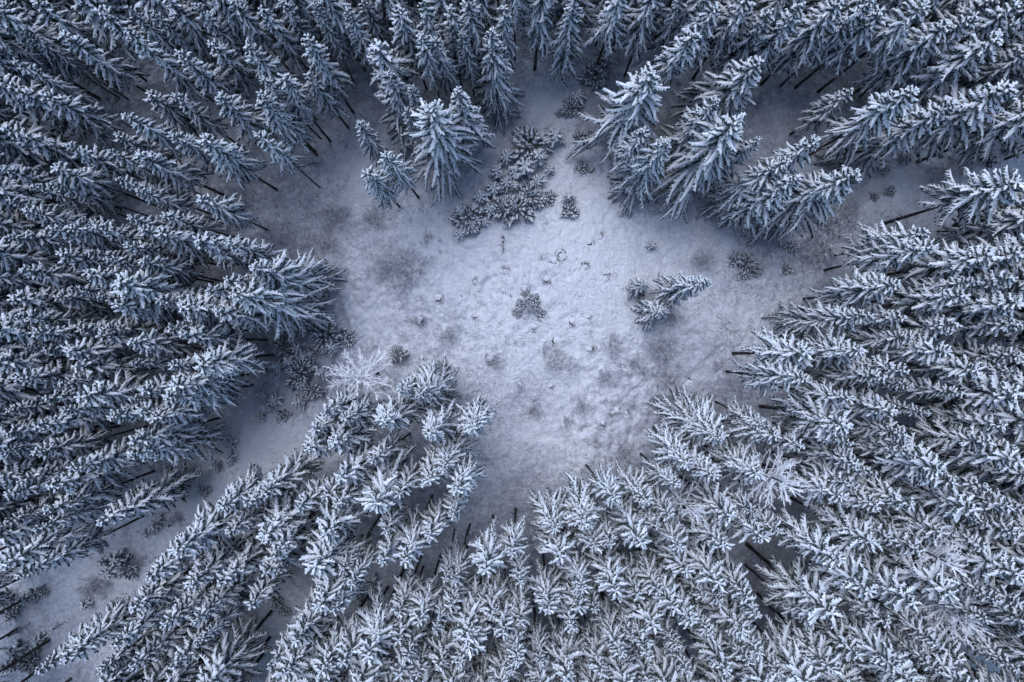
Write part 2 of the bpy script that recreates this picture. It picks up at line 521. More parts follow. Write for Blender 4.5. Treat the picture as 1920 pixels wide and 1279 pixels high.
#DATA_START
# tree tops read off the photograph, tile by tile: tile origin, then (x, y, crown width) in a three times enlarged tile
TILES = {
 (0, 0): [(25,25,110),(185,15,130),(110,190,100),(340,205,180),(545,70,130),(700,185,120),(700,45,90),(850,75,110),(985,300,130),
  (935,5,120),(1160,225,150),(1300,10,110),(1380,260,120),(1080,30,120),(80,360,90),(40,490,140),(230,540,150),(20,735,160),
  (350,830,120),(290,950,150),(0,960,130),(140,1050,110),(270,1040,110),(570,850,110),(760,860,150),(640,740,110),(735,630,110),
  (840,550,130),(960,560,120),(1200,550,150),(950,750,130),(1100,790,170),(660,1000,110),(780,1080,120),(1130,1140,130),
  (940,1200,120),(720,1240,110),(110,1190,130),(430,1250,110),(1400,510,120),(1410,760,100),(0,150,100),(20,1130,100)],
 (480, 0): [(20,50,150),(170,10,130),(270,20,110),(390,15,120),(500,70,140),(600,5,140),(790,10,190),(930,0,130),(690,260,220),
  (730,430,240),(920,200,110),(1040,210,150),(1230,10,170),(1170,165,110),(1340,220,235),(1400,25,130),(260,235,130),(290,435,120),
  (20,430,110),(110,470,140),(10,570,170),(560,705,130),(890,520,110),(960,600,350),(1130,480,200),(610,945,135),(740,860,155),
  (10,770,110),(860,650,100),(0,300,90),(1060,20,120)],
 (960, 0): [(170,-60,200),(370,-40,190),(620,-80,200),(850,-60,200),(1000,-30,150),(1160,30,180),(1330,10,200),(1000,200,170),
  (780,415,420),(1400,320,330),(1140,590,220),(1280,740,400),(870,840,260),(740,770,140),(1410,770,130)],
 (1440, 0): [(420,20,230),(640,75,180),(890,40,220),(1020,150,230),(1320,210,250),(1410,130,200),(1180,90,170),(1420,30,200),
  (590,10,150),(1070,590,260),(830,520,200),(440,540,130),(1420,480,300),(490,985,380),(290,760,150),(110,920,240),(1432,1030,240),
  (20,70,150),(200,30,150),(1300,-20,200),(190,1030,200)],
 (0, 426): [(10,60,110),(120,50,120),(250,20,110),(380,20,130),(530,40,130),(700,90,120),(830,20,110),(900,60,130),(1110,100,170),
  (1310,85,120),(490,140,110),(300,170,150),(90,250,120),(630,215,110),(790,230,130),(460,290,120),(350,330,110),(660,340,200),
  (1150,320,110),(1290,270,130),(1300,400,330),(30,415,150),(270,420,120),(500,410,120),(590,460,150),(880,410,120),(1030,490,200),
  (1240,500,150),(970,580,100),(20,520,120),(140,600,140),(440,570,120),(580,590,110),(220,690,120),(370,710,140),(580,690,120),
  (730,650,150),(1040,650,130),(1110,760,170),(970,790,120),(1060,870,180),(780,790,90),(460,830,130),(60,870,150),(290,850,120),
  (800,910,130),(410,960,150),(190,970,110),(700,985,100),(930,990,160),(600,1080,130),(850,1050,130),(800,1110,130),(190,1140,160),
  (20,1180,120),(330,1100,120),(740,1220,170),(20,1050,110),(120,700,80)],
 (480, 426): [(20,240,260),(930,970,260),(720,1110,200),(1000,1170,180),(1190,1150,170),(510,1090,160),(400,1040,140),(780,950,110),(340,1130,130)],
 (0, 852): [(100,170,130),(20,250,120),(270,200,150),(430,120,140),(690,50,180),(180,10,120),(20,0,110),(240,340,130),(540,380,180),
  (170,450,130),(20,400,110),(0,640,150),(80,710,120),(1240,280,170),(1370,290,120),(980,560,190),(1270,450,150),(820,690,150),
  (1000,780,150),(1240,740,170),(720,900,170),(900,990,150),(1060,980,120),(1350,880,130),(620,1110,140),(330,1190,180),
  (720,1230,130),(950,1240,130),(1100,1090,100),(180,1260,130),(540,1260,120)],
 (480, 852): [(40,470,190),(40,220,170),(430,-60,190),(300,-30,150),(410,220,160),(480,150,150),(240,310,110),(690,60,150),
  (490,310,140),(370,440,200),(340,630,210),(50,590,150),(40,720,150),(480,650,130),(430,760,110),(540,720,120),(300,860,170),
  (430,910,110),(190,1080,160),(640,270,230),(690,430,110),(840,180,140),(960,150,150),(1070,70,200),(1130,230,160),
  (1100,370,120),(970,480,160),(830,570,160),(700,630,140),(1140,700,150),(1300,720,190),(1030,730,120),(1120,850,130),
  (790,920,130),(790,1040,130),(910,980,160),(620,1110,200),(840,1160,130),(1060,920,100),(1320,930,170),(1210,1150,200),
  (1150,1240,130),(1030,1190,140),(1020,1050,100),(1200,990,180),(520,1210,150),(400,1230,170),(170,1270,170),(60,1230,120),
  (760,1270,140),(900,1270,120),(1390,1060,150),(1430,1160,130)],
 (960, 426): [(1200,1180,280),(1095,315,150),(740,345,110),(830,480,160)],
 (960, 852): [(30,600,170),(30,740,130),(260,440,190),(430,390,190),(570,330,170),(770,290,180),(960,220,140),(1150,170,180),
  (1060,20,190),(1400,140,220),(910,370,140),(710,490,170),(820,450,130),(990,530,160),(290,610,200),(470,570,190),(600,550,120),
  (1260,390,190),(1210,560,190),(1390,330,110),(1430,480,170),(970,690,190),(590,760,210),(830,770,150),(720,820,150),
  (400,800,150),(1210,770,230),(1370,800,170),(340,900,150),(230,950,150),(460,900,120),(340,990,110),(590,860,120),(920,860,180),
  (1070,860,120),(810,1010,200),(610,1100,190),(1010,980,150),(1120,1020,130),(920,1060,120),(1330,1010,220),(890,1130,110),
  (330,1250,200),(150,1190,120),(30,920,150),(30,1110,130),(10,1240,120),(490,1240,130),(590,1170,120),(800,1260,170),
  (1200,1240,180),(1400,1100,170),(1290,1220,110),(980,1240,130),(700,1120,110),(780,1160,110),(1180,850,130),(1420,930,120),(670,1230,110)],
 (1440, 426): [(1280,170,220),(1430,160,200),(770,340,220),(1110,360,190),(1220,320,130),(580,510,260),(830,490,160),(1070,550,170),
  (1400,300,180),(820,660,180),(1050,690,180),(570,730,190),(210,750,200),(1240,790,200),(1430,740,180),(1430,440,200),
  (790,790,130),(620,880,150),(820,890,130),(200,890,190),(1110,960,120),(920,1040,110),(480,990,170),(740,1020,210),
  (430,1150,240),(780,1140,150),(1430,960,250),(1270,1240,220),(1350,1140,150),(800,1250,160),(480,1260,130),(20,1090,120),
  (220,1260,150),(50,1230,170),(1430,830,120),(1400,1270,130),(980,110,230),(1430,560,160),(950,20,180)],
 (1440, 852): [(520,50,200),(970,110,240),(790,30,150),(570,155,120),(480,200,110),(400,290,200),(640,330,160),(810,310,180),
  (1170,330,230),(1020,200,150),(1260,220,150),(1370,320,150),(570,510,230),(700,490,130),(980,460,190),(1240,410,130),
  (1230,550,170),(840,575,140),(370,600,180),(1430,470,180),(560,770,210),(320,900,230),(830,860,200),(1050,810,220),
  (680,980,170),(240,990,120),(350,1220,210),(500,1140,150),(720,1220,190),(1100,1190,190),(990,1110,130),(1310,850,120),
  (1430,700,220),(50,470,130),(1430,870,150),(60,1240,150),(1250,960,120),(1430,1250,150),(1000,1265,130),
  (1430,60,180),(1430,330,120)],
}
# height overrides for trees whose foot can be seen: (x, y of the top) -> metres
HEIGHTS = {(577,145): 20.0, (727,287): 25.5, (683,313): 24.0, (1250,280): 24.5, (797,200): 27.5, (1603,328): 27.0,
           (790,749): 21.0, (1325,531): 24.0, (1207,541): 8.0, (1237,586): 9.5, (667,235): 22.0, (1587,180): 17.0}
# open-grown trees with branches nearly to the ground
OPEN = {(797,200), (1220,138), (1387,247), (1603,328), (1503,343), (857,160), (927,73), (433,559), (487,506), (1427,107), (1477,307), (1360,819),
        (1340,197), (1250,280), (723,143), (1797,197), (1033,-20), (1083,-13), (180,979), (1633,596), (790,749), (230,869), (1325,531)}
#DATA_END

trees = []
for (ox, oy), lst in TILES.items():
    for (x, y, w) in lst:
        px, py, wd = ox + x / 3, oy + y / 3, w / 3
        if any((px - a) ** 2 + (py - b) ** 2 < 15 ** 2 for a, b, *_ in trees): continue
        trees.append((px, py, wd))

# ------------------------------------------------------------------ spruce kinds (height, crown radius, crown base)
SPEC = [
 dict(h=24, R=2.3, cb=10.0), dict(h=25, R=2.7, cb=11.8), dict(h=26, R=3.0, cb=11.0, gaps=0.12), dict(h=25, R=3.2, cb=9.5, whorl=0.85),
 dict(h=26, R=3.5, cb=10.8, snow=1.15), dict(h=22, R=2.1, cb=9.0), dict(h=25, R=2.6, cb=12.0, straggly=0.35),
 dict(h=25, R=4.2, cb=2.2, top_open=0.72, droop=0.62), dict(h=26, R=5.2, cb=2.0, top_open=0.72, droop=0.6),
 dict(h=26, R=5.4, cb=3.5, snow=1.15, gaps=0.1, whorl=0.85, top_open=0.68, droop=0.6),
 dict(h=24, R=2.3, cb=3.0, gaps=0.15, top_open=0.7, whorl=0.8),
 dict(h=25, R=2.4, cb=14.0, top_open=0.45), dict(h=9, R=2.2, cb=0.7, whorl=0.5, top_open=0.7), dict(h=25, R=2.8, cb=13.5, top_open=0.42, whorl=0.85, snow=1.1),
 dict(h=26, R=3.2, cb=14.5, top_open=0.45, gaps=0.1), dict(h=24, R=2.1, cb=14.5, top_open=0.5), dict(h=25, R=2.6, cb=15.0, straggly=0.3, top_open=0.45),
 dict(h=26, R=3.5, cb=13.0, top_open=0.5, snow=1.15, whorl=0.9),
]
protos = []
for k, sp in enumerate(SPEC):
    geos = spruce(100 + k, **sp)
    protos.append(dict(spec=sp, geos=geos,
        trunk=build_mesh('spruce_trunk', [geos[0]], [M_BARK]),
        needles=build_mesh('spruce_needles', [geos[1]], [M_NEEDLE]),
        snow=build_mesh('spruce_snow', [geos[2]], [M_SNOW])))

def pick_proto(R, open_, rnd, h=25, high=False):
    if h < 12: return 12
    def kind(p): return 0 if p['spec']['cb'] < 5 else (2 if p['spec']['cb'] > 12.5 else 1)
    want = 0 if open_ else (2 if high else 1)
    cand = [k for k, p in enumerate(protos) if k != 12 and kind(p) == want]
    cand.sort(key=lambda k: abs(math.log(protos[k]['spec']['R'] / R)))
    return cand[0] if open_ else rnd.choice(cand[:4])

def high_crown(px, py):
    """inside the dense stands below the clearing the crowns begin high up"""
    return (py > (1010 if px > 940 else 880) and 520 < px < 1650) or (py > 930 and px > 1300 and rnd.random() < 0.6) or rnd.random() < 0.15

def near(d, px, py, tol=7):
    for (a, b) in d:
        if (a - px) ** 2 + (b - py) ** 2 < tol * tol: return (a, b)
    return None

rnd = random.Random(11)
recs = []
for (px, py, wd) in trees:
    k = near(HEIGHTS, px, py)
    h = HEIGHTS[k] if k else 24.2 + rnd.gauss(0, 1.5) + (wd - 50) * 0.03
    R = wd * (H - 0.62 * h) / F * 0.5 * (1.42 if px < 600 else 1.30) * rnd.uniform(0.88, 1.15)
    open_ = near(OPEN, px, py) is not None
    x, y = world_xy(px, py, h)
    recs.append(dict(px=px, py=py, h=h, R=R, open=open_, x=x, y=y, proto=pick_proto(R, open_, rnd, h, high_crown(px, py)), rz=rnd.uniform(0, 6.283),
                     tilt=(rnd.gauss(0, 0.02), rnd.gauss(0, 0.02))))
recs.sort(key=lambda t: (t['px'] - CX) ** 2 + ((t['py'] - CY) * 1.25) ** 2)

# trees beyond the frame, so that the forest goes on
extra = []
tries = 0
def in_gap(px, py):
    return (-190 < px < 130 and 1040 < py < 1500) or (1900 < px and 200 < py < 325) or (1900 < px < 2020 and 1200 < py < 1350) or (360 < px < 500 and 1291 < py < 1400)
while tries < 9000:
    tries += 1
    px = rnd.uniform(-330, 2250); py = rnd.uniform(-330, 1610)
    if -12 < px < 1932 and -12 < py < 1291: continue
    if in_gap(px, py): continue
    if any((px - t['px']) ** 2 + (py - t['py']) ** 2 < 47 ** 2 for t in recs) : continue
    if any((px - t['px']) ** 2 + (py - t['py']) ** 2 < 50 ** 2 for t in extra): continue
    h = 25 + rnd.gauss(0, 1.5); x, y = world_xy(px, py, h); R = rnd.uniform(2.1, 3.6)
    extra.append(dict(px=px, py=py, h=h, R=R, x=x, y=y, proto=pick_proto(R, False, rnd, 25, high_crown(px, py)), rz=rnd.uniform(0, 6.283)))

# ------------------------------------------------------------------ names in words
ORD = ['first','second','third','fourth','fifth','sixth','seventh','eighth','ninth','tenth','eleventh','twelfth','thirteenth',
       'fourteenth','fifteenth','sixteenth','seventeenth','eighteenth','nineteenth','twentieth','twenty-first','twenty-second',
       'twenty-third','twenty-fourth','twenty-fifth','twenty-sixth','twenty-seventh','twenty-eighth','twenty-ninth','thirtieth']
HOURS = ['twelve','one','two','three','four','five','six','seven','eight','nine','ten','eleven']
SPECIAL = {
 (797,200): 'broad full-skirted spruce standing foremost above the clearing, left of the dark shrub patch',
 (857,160): 'tall spruce right behind the foremost broad one, its foot by the dark shrub patch',
 (927,73): 'very tall narrow spruce whose crown runs down to the top bay of the clearing',
 (727,287): 'slim spruce on the right in the trio left of the broad foremost spruce',
 (683,313): 'slim spruce lowest in the trio left of the broad foremost spruce',
 (667,235): 'small spruce topmost in the trio at the clearing edge, apart from the forest',
 (723,143): 'spruce with a bright rounded top just above the trio of slim ones',
 (577,145): 'short lone spruce on a long bare trunk at the upper-left forest edge',
 (1220,138): 'large spruce with splayed snowy arms right of the top snow bay',
 (1250,280): 'spruce lowest in the upper-right group, its dark foot showing in the snow',
 (1387,247): 'wide spruce with star-shaped top in the middle of the upper-right group',
 (1427,107): 'spruce with long swept arms behind the star-topped one of the upper-right group',
 (1603,328): 'large spruce reaching farthest right out of the upper-right group',
 (1477,307): 'spruce with short tufted top between the star-topped and the farthest-right one',
 (1503,343): 'spruce half hidden against the left flank of the farthest-right one',
 (1340,197): 'narrow spruce between the splayed large spruce and the star-topped one',
 (1325,531): 'lone slender spruce standing by itself on the right of the clearing',
 (1207,541): 'smallest young spruce beside the lone slender spruce, on its left',
 (1237,586): 'bushy young spruce just below and left of the lone slender spruce',
 (433,559): 'broad spruce leaning out over the left edge of the clearing',
 (487,506): 'spruce just above the broad one overhanging the left clearing edge',
 (790,749): 'round starburst spruce seen nearly from above at the clearing lower-left corner',
 (720,796): 'spruce between the round starburst spruce and the frosted bare tree',
 (813,816): 'round-topped spruce directly below the round starburst spruce',
 (877,809): 'rightmost round-topped spruce of the lower-left group, touching the clearing',
 (837,875): 'wide-fingered spruce under the two round-topped ones of the lower-left group',
 (857,929): 'spruce on the right edge of the lower-left group, just above its tip',
 (847,975): 'small spruce at the lowest right tip of the lower-left group',
 (1047,999): 'leftmost large spruce of the front row below the clearing',
 (1103,982): 'second spruce from the left in the front row below the clearing',
 (1150,962): 'third spruce from the left in the front row below the clearing, reaching highest',
 (1217,949): 'fan-shaped spruce in the front row below the clearing, above a dark gap',
 (1360,819): 'large sparse spruce at the upper-left corner of the lower-right forest',
 (1313,859): 'spruce nearest the clearing bottom right corner, pointing lower right',
 (1633,596): 'broad spruce foremost on the right forest edge, level with the clearing centre',
 (1510,676): 'short spruce farthest left on the right forest edge, below the broad foremost one',
 (1507,723): 'second short spruce below the broad foremost one of the right forest edge',
 (180,979): 'long dark-flanked spruce bordering the lower-left snow lane from above',
 (1587,180): 'small low spruce with flattened snowy crown among bare trunks at upper right',
}

def proto_scale(t):
    sp = protos[t['proto']]['spec']
    s = t['R'] / sp['R']
    return (s, s, t['h'] / sp['h'])

first = {}
sector_count = {}
for n, t in enumerate(recs[:300]):
    p = protos[t['proto']]
    z = float(ground_z(t['x'], t['y'])) - 0.15
    loc = (t['x'], t['y'], z)
    if t['proto'] not in first:
        o = empty('spruce_tree', loc, t['rz'], proto_scale(t), t['tilt'])
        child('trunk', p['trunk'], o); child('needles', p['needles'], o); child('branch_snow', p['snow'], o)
        first[t['proto']] = o
    else:
        o = copy_tree(first[t['proto']], loc, t['rz'], proto_scale(t), t['tilt'])
    ang = (math.degrees(math.atan2(t['px'] - CX, -(t['py'] - CY))) + 7.5) % 360
    sec = int(ang // 15)
    sector_count[sec] = sector_count.get(sec, 0) + 1
    hour = HOURS[(sec // 2) % 12] + " o'clock" if sec % 2 == 0 else 'half-past-' + HOURS[(sec // 2) % 12]
    size = 'slender' if t['R'] < 2.1 else ('broad' if t['R'] > 3.3 else 'snow-laden')
    lab = f"{size} spruce, {ORD[sector_count[sec]-1]} out from the clearing centre in the {hour} direction"
    sk = near(SPECIAL, t['px'], t['py'])
    if sk: lab = SPECIAL[sk]
    tag(o, lab, 'spruce', 'spruces around the clearing')
print('INDIVIDUAL', min(300, len(recs)), 'REST', len(recs) - 300, 'EXTRA', len(extra), 'SECT', sector_count)

def far_forest(items):
    me = bpy.data.meshes.new('far_forest')
    pts = np.array([[t['x'], t['y'], float(ground_z(t['x'], t['y'])) - 0.15] for t in items])
    me.vertices.add(len(pts)); me.vertices.foreach_set('co', pts.ravel())
    a = me.attributes.new('pick', 'INT', 'POINT'); a.data.foreach_set('value', np.array([t['proto'] for t in items], np.int32))
    a = me.attributes.new('turn', 'FLOAT_VECTOR', 'POINT'); a.data.foreach_set('vector', np.array([[0, 0, t['rz']] for t in items]).ravel())
    a = me.attributes.new('size', 'FLOAT_VECTOR', 'POINT'); a.data.foreach_set('vector', np.array([proto_scale(t) for t in items]).ravel())
    o = bpy.data.objects.new('outer_spruce_forest', me); COL.objects.link(o)
    src = bpy.data.collections.new('spruce_kinds')
    for k, p in enumerate(protos):
        m = build_mesh('spruce_whole', p['geos'], [M_BARK, M_NEEDLE, M_SNOW])
        src.objects.link(bpy.data.objects.new('kind_%02d' % k, m))
    ng = bpy.data.node_groups.new('forest', 'GeometryNodeTree')
    ng.interface.new_socket('Geometry', in_out='INPUT', socket_type='NodeSocketGeometry')
    ng.interface.new_socket('Geometry', in_out='OUTPUT', socket_type='NodeSocketGeometry')
    N = ng.nodes; L = ng.links
    gi = N.new('NodeGroupInput'); go = N.new('NodeGroupOutput')
    ci = N.new('GeometryNodeCollectionInfo'); ci.inputs['Collection'].default_value = src
    ci.inputs['Separate Children'].default_value = True; ci.inputs['Reset Children'].default_value = True
    def attr(name, typ):
        a = N.new('GeometryNodeInputNamedAttribute'); a.data_type = typ; a.inputs['Name'].default_value = name
        return a.outputs[0]
    ip = N.new('GeometryNodeInstanceOnPoints')
    ip.inputs['Pick Instance'].default_value = True
    L.new(gi.outputs[0], ip.inputs['Points']); L.new(ci.outputs[0], ip.inputs['Instance'])
    L.new(attr('pick', 'INT'), ip.inputs['Instance Index'])
    L.new(attr('turn', 'FLOAT_VECTOR'), ip.inputs['Rotation'])
    L.new(attr('size', 'FLOAT_VECTOR'), ip.inputs['Scale'])
    L.new(ip.outputs[0], go.inputs[0])
    md = o.modifiers.new('forest', 'NODES'); md.node_group = ng
    tag(o, 'dense snow-laden spruce forest filling the outer edges of the picture', 'forest', kind='stuff')
far_forest(recs[300:] + extra)

# ------------------------------------------------------------------ frosted bare trees
def ang_words(dx, dy):
    k = int(((math.degrees(math.atan2(dx, -dy)) + 22.5) % 360) // 45)
    return ['above', 'above right of', 'right of', 'below right of', 'below', 'below left of', 'left of', 'above left of'][k]

bare_geo = [bare_tree(41, 20, 4.2, 11.5, 0.10, 12), bare_tree(42, 24, 3.0, 13.0, 0.09, 8), bare_tree(43, 12, 3.4, 2.5, 0.07, 5)]
bare_me = [(build_mesh('bare_trunk', [a], [M_BARK]), build_mesh('bare_branches', [b], [M_FROST])) for a, b in bare_geo]
BARE = [
 (670, 714, 14, 3.8, 0, 'white frosted leafless larch with long bare rays above the lower-left group'),
 (1483, 919, 24, 3.7, 1, 'white frosted bare larch standing out of the lower-right spruces, seen as a star'),
 (1310, 975, 24, 2.4, 1, 'small frosted bare larch between front-row spruces below the clearing'),
 (1790, 1069, 23, 4.0, 1, 'upper greyish frosted birch with fine twigs near the bottom right corner'),
 (1817, 1172, 20, 4.4, 0, 'lower frosted birch with arching twigs beside the bottom right snow gap'),
]
made = {}
for px, py, h, R, k, lab in BARE:
    x, y = world_xy(px, py, h)
    base = [(20, 4.2), (24, 3.0), (12, 3.4)][k]
    loc = (x, y, float(ground_z(x, y)) - 0.1); sc = (R / base[1], R / base[1], h / base[0])
    rz = rnd.uniform(0, 6.28)
    if k in made: o = copy_tree(made[k], loc, rz, sc)
    else:
        o = empty('bare_tree', loc, rz, sc); child('trunk', bare_me[k][0], o); child('branches', bare_me[k][1], o); made[k] = o
    tag(o, lab, 'bare tree', 'frosted leafless trees')

# ------------------------------------------------------------------ labels by landmark
MARKS = [((672, 716), 'the white frosted larch'), ((1280, 545), 'the lone slender spruce'), ((980, 330), 'the dark shrub patch middle'),
         ((520, 550), 'the broad left-edge spruce'), ((1075, 480), 'the bright snow hump'), ((120, 1110), 'the lower-left snow lane'),
         ((1660, 340), 'the right-hand snow lane'), ((960, 640), 'the photo centre'), ((1040, 820), 'the clearing bottom'),
         ((530, 750), 'the left shrub patch'), ((1090, 190), 'the top snow bay'), ((700, 430), 'the upper-left meadow'),
         ((490, 1180), 'the bottom-edge snow gap'), ((1240, 680), 'the long brown thicket')]
def place_words(items, kind_of):
    """items (px, py, r): a phrase that tells each one apart by the landmark nearest to it"""
    bins = {}
    for i, it in enumerate(items):
        m = min(MARKS, key=lambda m: (m[0][0] - it[0]) ** 2 + (m[0][1] - it[1]) ** 2)
        d = math.hypot(m[0][0] - it[0], m[0][1] - it[1])
        bins.setdefault((m[1], ang_words(it[0] - m[0][0], it[1] - m[0][1])), []).append((d, i))
    out = [None] * len(items)
    for (m, w), l in bins.items():
        l.sort()
        for q, (d, i) in enumerate(l):
            rank = '' if len(l) == 1 else (', nearest one' if q == 0 else f', {ORD[q]} nearest')
            out[i] = f"{kind_of(items[i])}{rank} {w} {m}"
    return out

# ------------------------------------------------------------------ low evergreen shrubs
SHRUBS = [(993,277,25),(1037,263,22),(980,320,28),(1010,300,22),(963,333,18),(1010,347,16),(997,377,18),(970,397,20),(1083,190,18),(1070,207,12),
 (1117,143,18),(1137,113,18),(1087,263,10),(1030,377,10),(1063,377,14),(1067,403,10),(1090,323,9),(1050,218,6),(953,300,18),(933,327,18),
 (947,350,18),(923,362,20),(903,377,20),(947,397,18),(917,400,18),(863,402,16),(880,415,18),(863,446,14),(883,428,14),(910,424,12),
 (610,636,20),(625,655,16),(653,639,10),(557,659,18),(545,682,16),(570,673,14),(560,703,18),(603,703,15),(563,725,14),(585,738,13),
 (560,757,16),(517,756,16),(500,768,14),(487,788,12),(530,785,9),(587,669,9),(487,742,12),(747,669,12),(530,655,14),(520,690,14),
 (433,839,14),(430,865,14),(403,879,12),(383,925,8),(1403,497,12),(1419,508,11),(1380,492,9),(1395,519,8),(1217,466,11),
 (287,992,16),(273,1006,12),(217,1056,18),(205,1080,18),(230,1074,15),(190,1059,12),(157,1142,12),(13,1139,14),(17,1162,12),(43,1129,12),
 (63,1122,9),(77,1114,7),(70,1205,13),(60,1224,12),(27,1229,18),(20,1254,20),(50,1249,14),(213,1143,14),(520,1135,10),(531,1150,8),
 (430,1262,8),(697,1103,16),(683,1120,14),(1640,310,14),(1667,320,12),(1850,288,12),(1863,302,10),(1907,277,14),(1707,300,14),(1673,363,7),
 (1643,373,6),(1487,469,9),(1477,509,7),(870,1015,12),(1000,570,8),(978,578,7),(1013,594,7),(970,592,6),(985,556,6),(1004,583,6),(1000,262,14),(1022,285,16),(965,355,14),(1030,325,12),(890,395,13)]
shrub_kinds = [(1.5, 3.2, spruce(61, 3.2, 1.5, 0.25, whorl=0.42, top_open=0.6, low_thin=0.2)), (1.5, 2.6, spruce(62, 2.6, 1.5, 0.2, whorl=0.36, top_open=0.5, low_thin=0.2, gaps=0.15)), (1.0, 1.1, conifer_shrub(63, 1.0, 1.1, 55)),
               (1.5, 2.6, conifer_shrub(64, 1.5, 2.6, 105))]
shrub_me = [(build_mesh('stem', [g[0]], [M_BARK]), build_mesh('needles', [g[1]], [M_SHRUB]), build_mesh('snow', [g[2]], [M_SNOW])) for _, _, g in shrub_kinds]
words = place_words(SHRUBS, lambda it: ('large dark' if it[2] >= 18 else 'dark' if it[2] >= 12 else 'small dark') + ' evergreen shrub')
made = {}
for (px, py, r), lab in zip(SHRUBS, words):
    R = r * H / F * 1.12
    k = 2 if r < 11 else rnd.choice([0, 1, 3])
    h = shrub_kinds[k][1] * (R / shrub_kinds[k][0]) ** 0.8
    x, y = world_xy(px, py, h * 0.6)
    s = R / shrub_kinds[k][0]
    loc = (x, y, float(ground_z(x, y)) - 0.05); sc = (s * rnd.uniform(0.9, 1.1), s * rnd.uniform(0.9, 1.1), h / shrub_kinds[k][1]); rz = rnd.uniform(0, 6.28)
    if k in made: o = copy_tree(made[k], loc, rz, sc)
    else:
        o = empty('evergreen_shrub', loc, rz, sc)
        child('stem', shrub_me[k][0], o); tag(child('needles', shrub_me[k][1], o), kind='stuff'); tag(child('branch_snow', shrub_me[k][2], o), kind='stuff'); made[k] = o
    tag(o, lab, 'shrub', 'low evergreen shrubs in the snow')

# ------------------------------------------------------------------ leafless bushes
BUSHES = [(757,520,38),(722,508,26),(1035,680,22),(1064,685,26),(1232,652,28),(1240,682,22),(1250,715,26),(1000,770,20),(1135,712,20),
 (1148,655,22),(1258,600,20),(1312,492,24),(1365,615,26),(630,410,28),(615,462,24),(702,420,24),(842,635,18),(930,682,18),(1187,682,16),
 (1560,432,44),(1528,472,30),(1592,408,28),(1820,313,28),(990,585,16),(180,1100,26),(160,1116,18),(252,1062,20),(1170,850,20),(1092,765,18),
 (1062,800,14),(1350,690,12),(785,605,10),(330,980,16),(1772,332,22),(1210,700,14),(1020,660,12),(800,455,14),(1120,840,14),(975,730,12)]
bush_kinds = [(2.6, 2.2, twig_bush(81, 2.6, 2.2, 44, 4, 0.060)), (2.0, 1.6, twig_bush(82, 2.0, 1.6, 36, 4, 0.052)), (1.2, 0.9, twig_bush(83, 1.2, 0.9, 26, 4, 0.042))]
bush_me = [[build_mesh('leafless_bush', [g], [m]) for m in (M_TWIG, M_FROST)] for _, _, g in bush_kinds]
words = place_words(BUSHES, lambda it: ('wide' if it[2] >= 26 else 'thin' if it[2] >= 17 else 'small thin') + ' leafless bush')
for n, ((px, py, r), lab) in enumerate(zip(BUSHES, words)):
    R = r * H / F * 1.12
    k = 0 if r >= 22 else 1 if r >= 15 else 2
    frosty = n in (3, 12)
    o = bpy.data.objects.new('leafless_bush', bush_me[k][1 if frosty else 0]); COL.objects.link(o)
    x, y = world_xy(px, py, 0.6)
    s = R / bush_kinds[k][0]
    o.location = (x, y, float(ground_z(x, y))); o.scale = (s, s * rnd.uniform(0.8, 1.1), s); o.rotation_euler = (0, 0, rnd.uniform(0, 6.28))
    tag(o, lab, 'bush', 'leafless bushes in the clearing')

# ------------------------------------------------------------------ stumps under snow caps
STUMPS = [(1023,429,5),(1103,463,8),(1125,451,6),(1037,498,9),(1050,486,8),(1018,488,5),(1095,506,6),(1150,444,3.5),(1148,524,5),(1132,526,7),
 (1023,533,6),(1218,514,4),(1102,601,5),(1070,609,8),(1040,643,9),(1293,719,7),(1347,599,5),(1160,773,7),(1147,779,5),(1177,779,5),
 (1187,643,7),(1060,754,4),(990,478,4),(1107,659,6),(1120,656,6),(1165,693,5),
 (1357,659,5),(823,459,5),(823,479,5),(803,476,4),(823,566,8),(783,566,6),(800,588,4),(790,606,7),(947,513,7),(893,533,5),(867,559,5),
 (947,549,7),(893,599,6),(780,626,4),(793,459,3.5),(920,679,8),(950,429,6),(793,676,5),(1012,220,3.5),(1023,233,3.5),(1193,373,5),
 (1183,407,5),(1110,323,5),(1033,730,5),(1130,800,6),(1090,815,5),(960,560,6),(985,548,7),(1000,620,6),(1080,560,4)]
